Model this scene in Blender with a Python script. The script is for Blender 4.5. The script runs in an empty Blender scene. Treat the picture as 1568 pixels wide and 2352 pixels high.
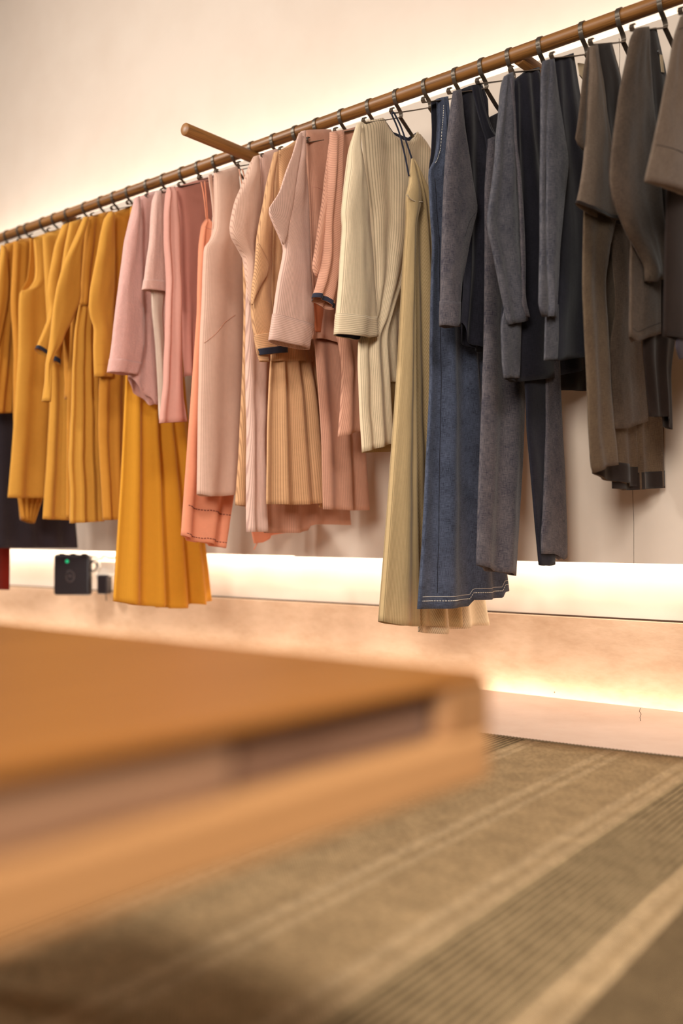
import bpy, bmesh, math, random
from mathutils import Vector, Matrix, noise
random.seed(7)
SC = bpy.context.scene
COL = SC.collection

# ------------------------------------------------------------------ camera
F_PX, W_PX, H_PX = 2300.0, 1568, 2352
PITCH, YAW, CAM_Z = math.atan(59/2300), math.radians(39.57), 0.42
cam_d = bpy.data.cameras.new('camera')
cam = bpy.data.objects.new('camera', cam_d); COL.objects.link(cam)
cam.location = (0, 0, CAM_Z)
cam.rotation_euler = (math.radians(90)+PITCH, 0, YAW)
cam_d.sensor_fit = 'VERTICAL'; cam_d.sensor_height = 36; cam_d.sensor_width = 24
cam_d.lens = F_PX/H_PX*36
cam_d.clip_start = .02
cam_d.dof.use_dof = True; cam_d.dof.focus_distance = 2.35; cam_d.dof.aperture_fstop = 1.7
SC.camera = cam
SC.view_settings.view_transform = 'Standard'; SC.view_settings.look = 'None'
SC.view_settings.gamma = 1; SC.view_settings.use_curve_mapping = False
SC.view_settings.exposure = 0.0

# ------------------------------------------------------------------ world and lights
wd = bpy.data.worlds.new('world'); SC.world = wd; wd.use_nodes = True
wd.node_tree.nodes['Background'].inputs[0].default_value = (1, .96, .90, 1)
wd.node_tree.nodes['Background'].inputs[1].default_value = .03

def area(name, loc, rot, sx, sy, power, col, spread=180):
    l = bpy.data.lights.new(name, 'AREA'); l.shape = 'RECTANGLE'; l.size = sx; l.size_y = sy
    l.energy = power; l.color = col; l.spread = math.radians(spread)
    o = bpy.data.objects.new(name, l); COL.objects.link(o); o.location = loc; o.rotation_euler = rot
    return o
# LED strip lying in the cove behind the upper edge of the wall panel, aimed up
area('led_strip_cove_top', (-2.0, 2.405, 1.635), (math.radians(180-42), 0, 0), 7.4, .012, 18, (1, .93, .80))
# LED strip under the panel, aimed down
area('led_strip_under_panel', (-2.0, 2.425, .415), (math.radians(8), 0, 0), 7.4, .02, 25, (1, .93, .80))
# LED strip in the channel between floor slab and plaster base
area('led_strip_floor_channel', (-2.0, 2.412, -.035), (math.radians(180-30), 0, 0), 7.4, .012, 10, (1, .90, .74))
# added unseen key and fill lights, all on the room side of the rail
def aim(src, dst):
    return (Vector(dst)-Vector(src)).to_track_quat('-Z', 'Y').to_euler()
for nm, src, dst, sx, sy, pw, cl, spr in (
        ('fill_light_left', (-4.2, -.6, 2.7), (-2.6, 2.0, 1.0), .7, .5, 38, (1, .98, .93), 110),
        ('fill_light_mid', (-2.6, -1.4, 2.6), (-1.6, 2.0, .6), .7, .5, 20, (1, .98, .93), 110),
        ('fill_light_rug', (1.1, -.5, 2.6), (-.5, .7, 0), .8, .8, 28, (1, .97, .92), 80),
        ('key_light', (.9, -2.7, 1.5), (-1.5, 1.9, .9), .9, 1.0, 38, (1, .96, .89), 90)):
    area(nm, src, aim(src, dst), sx, sy, pw, cl, spr)

# ------------------------------------------------------------------ pixel -> world helpers (measuring the photo)
_fh = (-math.sin(YAW), math.cos(YAW)); _r = (math.cos(YAW), math.sin(YAW), 0)
_f = (_fh[0]*math.cos(PITCH), _fh[1]*math.cos(PITCH), math.sin(PITCH))
_u = (-_fh[0]*math.sin(PITCH), -_fh[1]*math.sin(PITCH), math.cos(PITCH))
def ray(px, py):
    a = (px-784)/F_PX; b = -(py-1176)/F_PX
    return tuple(_f[i]+a*_r[i]+b*_u[i] for i in range(3))
def at_x(px, py, X):
    d = ray(px, py); t = X/d[0]; return Vector((X, t*d[1], CAM_Z+t*d[2]))
def at_y(px, py, Y):
    d = ray(px, py); t = Y/d[1]; return Vector((t*d[0], Y, CAM_Z+t*d[2]))

def lin(c):
    return tuple((v/255/12.92 if v/255 <= .04045 else ((v/255+.055)/1.055)**2.4) for v in c)+(1,)

# ------------------------------------------------------------------ materials
def newmat(name):
    m = bpy.data.materials.new(name); m.use_nodes = True
    nt = m.node_tree; nt.nodes.clear()
    out = nt.nodes.new('ShaderNodeOutputMaterial'); bs = nt.nodes.new('ShaderNodeBsdfPrincipled')
    nt.links.new(bs.outputs[0], out.inputs[0])
    return m, nt, bs, out
def N(nt, t, **kw):
    n = nt.nodes.new(t)
    for k, v in kw.items(): setattr(n, k, v)
    return n
def mixrgb(nt, fac, a, b, blend='MIX'):
    n = nt.nodes.new('ShaderNodeMix'); n.data_type = 'RGBA'; n.blend_type = blend
    for s, v in ((n.inputs[0], fac), (n.inputs[6], a), (n.inputs[7], b)):
        if hasattr(v, 'links'): nt.links.new(v, s)
        else: s.default_value = v
    return n.outputs[2]
def mth(nt, op, a, b=None, c=None):
    n = nt.nodes.new('ShaderNodeMath'); n.operation = op
    for i, v in enumerate((a, b, c)):
        if v is None: continue
        if hasattr(v, 'links'): nt.links.new(v, n.inputs[i])
        else: n.inputs[i].default_value = v
    return n.outputs[0]
def ramp(nt, fac, stops):
    r = nt.nodes.new('ShaderNodeValToRGB'); el = r.color_ramp.elements
    while len(el) < len(stops): el.new(.5)
    for e, (p, c) in zip(el, stops): e.position = p; e.color = c
    nt.links.new(fac, r.inputs[0]); return r.outputs[0]
def noise_tex(nt, vec, scale, detail=3, rough=.5, sx=1, sy=1, sz=1):
    if (sx, sy, sz) != (1, 1, 1):
        mp = N(nt, 'ShaderNodeMapping'); mp.inputs['Scale'].default_value = (sx, sy, sz)
        nt.links.new(vec, mp.inputs[0]); vec = mp.outputs[0]
    n = N(nt, 'ShaderNodeTexNoise'); n.inputs['Scale'].default_value = scale
    n.inputs['Detail'].default_value = detail; n.inputs['Roughness'].default_value = rough
    nt.links.new(vec, n.inputs['Vector']); return n.outputs[0]

def fabric(name, base, stripe=None, pitch=.007, duty=.28, mottle=.10, slub=.0, slubcol=None, fuzz=0, trans=.07, cross=False):
    m, nt, bs, out = newmat(name)
    tc = N(nt, 'ShaderNodeTexCoord'); uv = tc.outputs['UV']
    b = lin(base)
    # soft uneven dye and yarn
    nz = noise_tex(nt, uv, 60, 4, .6)
    colr = mixrgb(nt, nz, tuple(v*(1-mottle) for v in b[:3])+(1,), tuple(min(1, v*(1+mottle)) for v in b[:3])+(1,))
    if slub:
        s1 = noise_tex(nt, uv, 1, 3, .7, 900, 60, 1)
        s2 = noise_tex(nt, uv, 1, 3, .7, 60, 900, 1)
        s3 = noise_tex(nt, uv, 14, 3, .6)
        f = mth(nt, 'ADD', mth(nt, 'MULTIPLY', s1, .4), mth(nt, 'ADD', mth(nt, 'MULTIPLY', s2, .4), mth(nt, 'MULTIPLY', s3, .2)))
        f = ramp(nt, f, [(.40, (0, 0, 0, 1)), (.62, (1, 1, 1, 1))])
        colr = mixrgb(nt, mth(nt, 'MULTIPLY', f, slub), colr, lin(slubcol))
    if stripe:
        sp = N(nt, 'ShaderNodeSeparateXYZ'); nt.links.new(uv, sp.inputs[0])
        fr = mth(nt, 'FRACT', mth(nt, 'MULTIPLY', sp.outputs[0], 1/pitch))
        tri = mth(nt, 'ABSOLUTE', mth(nt, 'SUBTRACT', fr, .5))
        st = ramp(nt, tri, [(duty*.5*.55, (1, 1, 1, 1)), (duty*.5*1.5, (0, 0, 0, 1))])
        colr = mixrgb(nt, mth(nt, 'MULTIPLY', st, .50), colr, lin(stripe))
    nt.links.new(colr, bs.inputs['Base Color'])
    bs.inputs['Roughness'].default_value = .85
    bs.inputs['Specular IOR Level'].default_value = .15
    bs.inputs['Sheen Weight'].default_value = .12 + fuzz*.5
    bs.inputs['Sheen Roughness'].default_value = .4
    bp = N(nt, 'ShaderNodeBump'); bp.inputs['Strength'].default_value = .25 + fuzz*.5
    bp.inputs['Distance'].default_value = .0012 + fuzz*.003
    h = noise_tex(nt, uv, 500 if not fuzz else 160, 4, .7)
    h2 = noise_tex(nt, uv, 1, 2, .5, 28, 5, 1)
    hh = mth(nt, 'ADD', h, mth(nt, 'MULTIPLY', h2, 2.2))
    nt.links.new(hh, bp.inputs['Height']); nt.links.new(bp.outputs[0], bs.inputs['Normal'])
    if trans:
        tr = N(nt, 'ShaderNodeBsdfTranslucent'); nt.links.new(colr, tr.inputs[0]); nt.links.new(bp.outputs[0], tr.inputs['Normal'])
        mx = N(nt, 'ShaderNodeMixShader'); mx.inputs[0].default_value = trans
        nt.links.new(bs.outputs[0], mx.inputs[1]); nt.links.new(tr.outputs[0], mx.inputs[2]); nt.links.new(mx.outputs[0], out.inputs[0])
    return m

M = {}
M['mustard'] = fabric('mustard_cotton', (198, 140, 56), trans=.0, mottle=.06)
M['mustard_shaded'] = fabric('shaded_mustard_cotton', (186, 124, 44), trans=.0, mottle=.06)  # darker copy of mustard, shade on the bodies put into its colour; also seams
M['mustard_gold'] = fabric('golden_twill', (214, 148, 44), stripe=(186, 122, 32), pitch=.0032, duty=.4, trans=.05, mottle=.05)
M['pink_fuzzy'] = fabric('brushed_pink_wool', (228, 174, 162), fuzz=1, trans=.1, mottle=.12)
M['pink_fuzzy_pale'] = fabric('brushed_pale_pink_wool', (228, 182, 166), fuzz=1, trans=.1, mottle=.12)
M['pink'] = fabric('rose_cotton', (216, 156, 140), trans=.1, mottle=.05)
M['rose_shaded'] = fabric('shaded_rose_cotton', (196, 130, 114), trans=.1, mottle=.05)  # darker copy of rose, shade on the blouse body put into its colour
M['rib_cream'] = fabric('cream_rib', (214, 188, 168), stripe=(190, 160, 140), pitch=.0032, duty=.5)
M['peach'] = fabric('peach_linen', (240, 158, 122), trans=.2, mottle=.06)
M['pinkbeige'] = fabric('pink_beige_stripe', (216, 176, 154), stripe=(170, 122, 106), pitch=.0040, duty=.3)
M['pinkstripe'] = fabric('pale_pink_stripe', (222, 182, 164), stripe=(148, 106, 98), pitch=.0043, duty=.34)
M['tanstripe'] = fabric('tan_stripe', (212, 162, 118), stripe=(128, 82, 58), pitch=.0043, duty=.34)
M['rosystripe'] = fabric('rosy_stripe', (206, 152, 126), stripe=(140, 86, 72), pitch=.0042, duty=.34)
M['rust'] = fabric('rust_linen', (188, 104, 66), trans=.15)
M['creamstripe'] = fabric('cream_stripe', (222, 198, 164), stripe=(112, 92, 74), pitch=.0043, duty=.30)
M['oliveStripe'] = fabric('khaki_stripe', (190, 160, 116), stripe=(98, 80, 50), pitch=.0043, duty=.34)
M['navy'] = fabric('navy_binding', (44, 44, 56), trans=0)
M['denim'] = fabric('indigo_denim', (38, 41, 52), slub=.8, slubcol=(98, 104, 124), trans=.03)
M['chambray'] = fabric('grey_blue_chambray', (44, 42, 54), slub=.85, slubcol=(118, 108, 106), trans=.04)
M['chambray_dark_shaded'] = fabric('shaded_dark_chambray', (22, 21, 28), slub=.6, slubcol=(50, 47, 56), trans=.04)  # shade on recessed garment bodies put into the colour; also dark pieces
M['slate'] = fabric('slate_chambray', (42, 43, 54), slub=.85, slubcol=(110, 105, 106), trans=.04)
M['charcoal'] = fabric('charcoal_cotton', (48, 42, 48), slub=.4, slubcol=(76, 66, 70), trans=.04)
M['brown'] = fabric('brown_linen', (62, 48, 39), slub=.7, slubcol=(110, 92, 76), trans=.12)
M['brown_dark_shaded'] = fabric('shaded_dark_brown_linen', (31, 21, 17), slub=.5, slubcol=(48, 35, 28), trans=.10)  # bodies in shade coloured nearly black; also dark hem bands
M['sheer_brown'] = fabric('sheer_brown_voile', (80, 62, 49), slub=.7, slubcol=(124, 104, 80), trans=.22)
M['taupe'] = fabric('taupe_linen', (86, 70, 58), slub=.7, slubcol=(126, 108, 92), trans=.08)
M['wine'] = fabric('wine_red_cotton', (120, 28, 14), trans=.08)
M['stitch'] = fabric('white_thread', (214, 204, 190), trans=0)
M['stitch_red'] = fabric('dark_red_thread', (120, 50, 44), trans=0)
M['lining_navy'] = fabric('navy_lining', (34, 34, 46), trans=0)

def simple(name, col, rough=.5, metal=0, emit=None, spec=.5):
    m, nt, bs, out = newmat(name)
    bs.inputs['Base Color'].default_value = lin(col); bs.inputs['Roughness'].default_value = rough
    bs.inputs['Metallic'].default_value = metal; bs.inputs['Specular IOR Level'].default_value = spec
    tc = N(nt, 'ShaderNodeTexCoord'); nz = noise_tex(nt, tc.outputs['Object'], 40, 3)
    c = mixrgb(nt, nz, tuple(v*.88 for v in lin(col)[:3])+(1,), lin(col)); nt.links.new(c, bs.inputs['Base Color'])
    if emit:
        bs.inputs['Emission Color'].default_value = lin(emit[0]); bs.inputs['Emission Strength'].default_value = emit[1]
    return m
M['metal'] = simple('dark_bronze_metal', (104, 92, 80), .42, .8)
M['black_plastic'] = simple('black_plastic', (34, 26, 30), .35)
M['grey_ring'] = simple('dark_grey_print', (66, 52, 52), .5)
M['white_plastic'] = simple('white_plastic', (226, 214, 200), .4)
M['green_led'] = simple('green_led', (20, 150, 100), .4, emit=((20, 170, 110), 1.0))
M['seam'] = simple('dark_joint', (70, 48, 30), .9)
M['tag'] = simple('beige_card', (196, 172, 138), .8)
M['button'] = simple('dark_button', (30, 26, 30), .35)

def wood(name, light, dark, axis='x', scale=1.0, rough=.45):
    m, nt, bs, out = newmat(name)
    tc = N(nt, 'ShaderNodeTexCoord')
    s = {'x': (3, 60, 60), 'y': (60, 3, 60), 'z': (60, 60, 3)}[axis]
    a = noise_tex(nt, tc.outputs['Object'], scale, 5, .65, *s)
    s2 = {'x': (8, 420, 420), 'y': (420, 8, 420), 'z': (420, 420, 8)}[axis]
    b = noise_tex(nt, tc.outputs['Object'], scale, 3, .6, *s2)
    f = mth(nt, 'ADD', mth(nt, 'MULTIPLY', a, .6), mth(nt, 'MULTIPLY', b, .4))
    c = ramp(nt, f, [(.36, lin(dark)), (.52, lin(light)), (.7, tuple(min(1, v*1.15) for v in lin(light)[:3])+(1,))])
    nt.links.new(c, bs.inputs['Base Color']); bs.inputs['Roughness'].default_value = rough
    bp = N(nt, 'ShaderNodeBump'); bp.inputs['Strength'].default_value = .25; bp.inputs['Distance'].default_value = .001
    nt.links.new(f, bp.inputs['Height']); nt.links.new(bp.outputs[0], bs.inputs['Normal'])
    return m
M['rail_wood'] = wood('oiled_oak_rail', (138, 90, 40), (78, 44, 16))
M['dowel_wood'] = wood('oiled_oak_dowel', (148, 98, 46), (86, 50, 20), 'y')
M['table_wood'] = wood('honey_wood', (140, 86, 30), (124, 73, 22), 'y', .5, .4)
M['post_wood'] = wood('walnut_brown_post', (146, 102, 62), (124, 84, 48), 'z', .5, .5)
M['shelf_wood'] = wood('pale_honey_wood', (170, 122, 76), (154, 106, 62), 'y', .5, .5)

def plaster(name, c1, c2, scale=2.5, streak=1, rough=.75, bump=.1, detail=6, crack=False):
    m, nt, bs, out = newmat(name)
    tc = N(nt, 'ShaderNodeTexCoord'); v = tc.outputs['Object']
    a = noise_tex(nt, v, scale, detail, .6, 1, 1, streak)
    b = noise_tex(nt, v, scale*6, 5, .6, 1, 1, streak)
    f = mth(nt, 'ADD', mth(nt, 'MULTIPLY', a, .7), mth(nt, 'MULTIPLY', b, .3))
    c = ramp(nt, f, [(.36, lin(c2)), (.60, lin(c1))])
    nt.links.new(c, bs.inputs['Base Color']); bs.inputs['Roughness'].default_value = rough
    bs.inputs['Specular IOR Level'].default_value = .3
    bp = N(nt, 'ShaderNodeBump'); bp.inputs['Strength'].default_value = bump; bp.inputs['Distance'].default_value = .004
    nt.links.new(b, bp.inputs['Height']); nt.links.new(bp.outputs[0], bs.inputs['Normal'])
    return m
M['wall_peach'] = plaster('peach_limewash', (230, 211, 194), (224, 203, 185), 1.2, 1, .85, .08)
M['wall_cream'] = plaster('cream_paint', (248, 240, 228), (244, 233, 218), 2, 1, .8, .05)
M['panel'] = plaster('warm_grey_paint', (212, 194, 177), (205, 186, 168), 1.5, 1, .8, .05)
M['dado'] = plaster('clay_plaster', (208, 175, 146), (190, 156, 126), 5, 2.5, .6, .15)
M['floor'] = plaster('pink_screed', (184, 154, 136), (174, 142, 122), 3, 1, .5, .15)
M['room'] = plaster('room_paint', (150, 143, 136), (142, 135, 128), 1, 1, .9, .05)

# ------------------------------------------------------------------ mesh helpers
def link_mesh(name, verts, faces, mat, parent=None, uvs=None, smooth=True, solid=0):
    me = bpy.data.meshes.new(name); me.from_pydata([tuple(v) for v in verts], [], faces); me.update()
    if uvs:
        ul = me.uv_layers.new(name='UVMap')
        for l in me.loops: ul.data[l.index].uv = uvs[l.vertex_index]
    if smooth:
        for p in me.polygons: p.use_smooth = True
    me.materials.append(mat)
    o = bpy.data.objects.new(name, me); COL.objects.link(o)
    if parent is not None:
        o.parent = parent; o.matrix_parent_inverse = Matrix.Translation(-parent.location) if parent.type == 'EMPTY' and not any(parent.rotation_euler) else parent.matrix_world.inverted()
    if solid:
        md = o.modifiers.new('thickness', 'SOLIDIFY'); md.thickness = solid; md.offset = 0
    return o
def bm_obj(name, bm, mat, parent=None, bevel=0, seg=2, smooth=False):
    me = bpy.data.meshes.new(name); bm.to_mesh(me); bm.free(); me.materials.append(mat)
    if smooth:
        for p in me.polygons: p.use_smooth = True
    o = bpy.data.objects.new(name, me); COL.objects.link(o)
    if parent is not None:
        o.parent = parent
        if parent.type == 'EMPTY': o.matrix_parent_inverse = Matrix.Translation(-parent.location)
    if bevel:
        b = o.modifiers.new('bevel', 'BEVEL'); b.width = bevel; b.segments = seg
    return o
def add_box(bm, x0, x1, y0, y1, z0, z1, rot=None, piv=None):
    r = bmesh.ops.create_cube(bm, size=1)
    bmesh.ops.scale(bm, vec=(x1-x0, y1-y0, z1-z0), verts=r['verts'])
    bmesh.ops.translate(bm, vec=((x0+x1)/2, (y0+y1)/2, (z0+z1)/2), verts=r['verts'])
    if rot: bmesh.ops.rotate(bm, cent=piv, matrix=rot, verts=r['verts'])
    return r['verts']
def box_obj(name, x0, x1, y0, y1, z0, z1, mat, parent=None, bevel=0):
    bm = bmesh.new(); add_box(bm, x0, x1, y0, y1, z0, z1); return bm_obj(name, bm, mat, parent, bevel)
def empty(name, loc):
    o = bpy.data.objects.new(name, None); COL.objects.link(o); o.location = loc; o.empty_display_size = .05; return o
def tag(o, label, cat, group=None):
    o['label'] = label; o['category'] = cat
    if group: o['group'] = group
    return o
def tube_data(pts, rad, n=10, closed_ends=True):
    pts = [Vector(p) for p in pts]; V, Fc = [], []
    for i, p in enumerate(pts):
        d = (pts[min(i+1, len(pts)-1)]-pts[max(i-1, 0)]).normalized()
        a = d.cross(Vector((0, 0, 1)) if abs(d.z) < .9 else Vector((1, 0, 0))).normalized(); b = d.cross(a)
        r = rad[i] if isinstance(rad, (list, tuple)) else rad
        for k in range(n):
            t = 2*math.pi*k/n; V.append(p+a*math.cos(t)*r+b*math.sin(t)*r)
    for i in range(len(pts)-1):
        for k in range(n):
            Fc.append((i*n+k, i*n+(k+1) % n, (i+1)*n+(k+1) % n, (i+1)*n+k))
    if closed_ends:
        Fc.append(tuple(range(n))[::-1]); Fc.append(tuple((len(pts)-1)*n+k for k in range(n)))
    return V, Fc
def tube(name, pts, rad, mat, parent=None, n=10):
    V, Fc = tube_data(pts, rad, n); uv = [(v.x+v.y, v.z) for v in V]
    return link_mesh(name, V, Fc, mat, parent, uv)
def smooth_path(pts, k=8):
    pts = [Vector(p) for p in pts]; out = []
    for i in range(len(pts)-1):
        p0, p1, p2, p3 = pts[max(i-1, 0)], pts[i], pts[i+1], pts[min(i+2, len(pts)-1)]
        for j in range(k):
            t = j/k
            out.append(.5*((2*p1)+(p2-p0)*t+(2*p0-5*p1+4*p2-p3)*t*t+(-p0+3*p1-3*p2+p3)*t**3))
    out.append(pts[-1]); return out

# ------------------------------------------------------------------ setting
def struct(o): o['kind'] = 'structure'; return o
RX0, RX1, RY0 = -5.6, 2.4, -3.2
struct(box_obj('floor', RX0, RX1, RY0, 2.395, -.12, 0, M['floor'], bevel=.002))
struct(box_obj('floor_channel', RX0, RX1, 2.395, 2.50, -.16, -.08, M['room']))
struct(box_obj('ceiling', RX0, RX1, RY0, 2.6, 3.1, 3.2, M['room']))
struct(box_obj('wall_back', RX0, RX1, 2.46, 2.6, .212, 3.1, M['wall_peach']))
struct(box_obj('wall_back_base', RX0, RX1, 2.452, 2.6, -.12, .209, M['dado'], bevel=.002))
struct(box_obj('trim_1', RX0, RX1, 2.4535, 2.47, .2085, .2135, M['seam']))
struct(box_obj('wall_left', RX0-.1, RX0, RY0, 2.6, -.12, 3.1, M['room']))
struct(box_obj('wall_right', RX1, RX1+.1, RY0, 2.6, -.12, 3.1, M['room']))
struct(box_obj('wall_front', RX0, RX1, RY0-.1, RY0, -.12, 3.1, M['room']))
# raised panel in front of the wall, its lower edge running very slightly downhill
def prism_xz(name, pts, y0, y1, mat):
    V = [(x, y0, z) for x, z in pts]+[(x, y1, z) for x, z in pts]; n = len(pts)
    Fc = [tuple(range(n)), tuple(range(n, 2*n))[::-1]]+[(i, i+n, (i+1) % n+n, (i+1) % n) for i in range(n)]
    return link_mesh(name, V, Fc, mat, smooth=False)
pz = lambda x: .3535+(-.87-x)*.0088 if x < -.87 else .3535
panel = struct(prism_xz('wall_panel', [(RX0, pz(-4.2)), (-2.09, pz(-2.09)), (-2.09, pz(-2.09)-.003), (RX1, .351), (RX1, 1.656), (RX0, 1.654)], 2.30, 2.345, M['panel']))
sm = [(at_y(1421, 60+10, 2.2985))]
seam_pts = [at_y(1421, 88, 2.2995), at_y(1423, 130, 2.2995), at_y(1421, 170, 2.2995), at_y(1428, 400, 2.2995), at_y(1440, 800, 2.2995), at_y(1452, 1120, 2.2995), at_y(1455, 1200, 2.2995), at_y(1455, 1296, 2.2995)]
so = struct(tube('trim_2', seam_pts, .0004, M['seam'], n=6))
# brackets' standoffs for the panel (hidden spacer rails)
struct(box_obj('trim_3', RX0, RX1, 2.345, 2.46, .9, 1.0, M['room']))
# crack in the floor and small hole in the base
def at_z0(px, py, z=0):
    d = ray(px, py); t = (z-CAM_Z)/d[2]; return Vector((t*d[0], t*d[1], z))
struct(tube('floor_crack', [at_z0(*p, z=.0003) for p in ((1470, 1626), (1468, 1634), (1472, 1640), (1469, 1648), (1471, 1656))], .0006, M['seam'], n=5))
hp = at_y(1273, 1590, 2.452)
bm = bmesh.new(); bmesh.ops.create_uvsphere(bm, u_segments=10, v_segments=6, radius=.0018); bmesh.ops.translate(bm, vec=hp, verts=bm.verts)
struct(bm_obj('wall_hole', bm, M['seam']))

# ------------------------------------------------------------------ rail and dowels
RAIL_Y, RAIL_R = 2.0, .0165
def rail_z(x): return 1.511+(x+3.27)*.0070
xs = [RX0+.0, -4, -3, -2, -1, 0, 1.2]
rail = tube('clothes_rail', [(x, RAIL_Y, rail_z(x)) for x in xs], RAIL_R, M['rail_wood'], n=28)
tag(rail, 'long round oak clothes rail carrying all the hangers', 'clothes rail')
def dowel(X, y0, y1, z0, label):
    V, Fc = tube_data([(X, y0, z0), (X, y0+.002, z0), (X, (y0+y1)/2, z0), (X, y1, z0)], [.0145, .0165, .0165, .0165], 26)
    o = link_mesh('wooden_peg', V, Fc, M['dowel_wood'])
    md = o.modifiers.new('e', 'EDGE_SPLIT'); md.split_angle = math.radians(50)
    return tag(o, label, 'wooden peg', 'pegs that hold the rail off the wall')
def under(X): return rail_z(X)-RAIL_R-.0160
dowel(-1.966, 1.735, 2.30, under(-1.966), 'round oak peg jutting far out in front of the rail')
dowel(-2.885, 2.004, 2.30, rail_z(-2.885)-.006, 'short oak peg under the rail above the mustard sleeves')
dowel(-1.130, 2.004, 2.30, rail_z(-1.13)-.006, 'oak peg under the rail behind the slate blue shirt')

# ------------------------------------------------------------------ hangers
def strip_mesh(name, path, w, th, mat, parent):
    path = [Vector((0, p[0], p[1])) for p in path]; V, Fc = [], []
    for i, p in enumerate(path):
        d = (path[min(i+1, len(path)-1)]-path[max(i-1, 0)]).normalized(); nrm = Vector((0, -d.z, d.y))
        for sx, sn in ((-1, -1), (1, -1), (1, 1), (-1, 1)):
            V.append(p+Vector((sx*w/2, 0, 0))+nrm*sn*th/2)
    for i in range(len(path)-1):
        for k in range(4): Fc.append((i*4+k, i*4+(k+1) % 4, (i+1)*4+(k+1) % 4, (i+1)*4+k))
    Fc.append((3, 2, 1, 0)); n = (len(path)-1)*4; Fc.append((n, n+1, n+2, n+3))
    o = link_mesh(name, V, Fc, mat, None, smooth=False); o.parent = parent
    b = o.modifiers.new('bevel', 'BEVEL'); b.width = .0005; b.segments = 2
    return o
def build_hanger():
    e = empty('clothes_hanger', (0, 0, 0)); rc = RAIL_R+.0014
    arc = [(rc*math.cos(math.radians(a)), rc*math.sin(math.radians(a))) for a in range(-35, 206, 8)]
    tail = [(-.0145, -.0135), (-.0085, -.0215), (.002, -.0285), (.0105, -.0350), (.0145, -.043), (.012, -.0495)]
    tail = [(p.x, p.y) for p in smooth_path([(a, b, 0) for a, b in [arc[-1]]+tail], 4)][1:]
    strip_mesh('hook', arc+tail, .0105, .0022, M['metal'], e)
    ap = (.011, -.0495)
    near = [ap, (-.05, -.076), (-.10, -.097), (-.136, -.112), (-.142, -.114), (-.147, -.109), (-.144, -.102), (-.137, -.101)]
    far = [ap, (.06, -.076), (.115, -.097), (.165, -.117), (.175, -.119), (.180, -.114), (.177, -.107), (.169, -.106)]
    strip_mesh('arm', near, .0105, .0020, M['metal'], e)
    strip_mesh('arm', far, .0105, .0020, M['metal'], e)
    return e
HANGER0 = build_hanger(); _used = [False]
def place_hanger(X, what):
    if not _used[0]: h = HANGER0; _used[0] = True
    else:
        h = HANGER0.copy(); COL.objects.link(h)
        for c in list(HANGER0.children):
            k = c.copy(); COL.objects.link(k); k.parent = h
    h.location = (X, RAIL_Y, rail_z(X)); h.rotation_euler = (0, 0, math.radians(random.uniform(-2, 2)))
    tag(h, 'dark metal hanger on the rail carrying the '+what, 'clothes hanger', 'flat metal hangers on the rail')

# ------------------------------------------------------------------ garments
def poly(pts, t):
    """point at fraction t of a polyline by length (light smoothing between points)"""
    if len(pts) == 1: return pts[0]
    L = [0]
    for a, b in zip(pts, pts[1:]): L.append(L[-1]+(b-a).length)
    if L[-1] < 1e-9: return pts[0]
    d = t*L[-1]
    for i in range(len(pts)-1):
        if d <= L[i+1] or i == len(pts)-2:
            s = (d-L[i])/max(1e-9, L[i+1]-L[i]); return pts[i].lerp(pts[i+1], min(1, max(0, s)))
def soft(pts):
    """round the corners of a traced edge a little"""
    if len(pts) < 3: return pts
    out = [pts[0]]
    for i in range(1, len(pts)-1):
        out += [pts[i].lerp(pts[i-1], .18), pts[i].lerp(pts[i-1], .06).lerp(pts[i+1], .06), pts[i].lerp(pts[i+1], .18)]
    return out+[pts[-1]]

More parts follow.
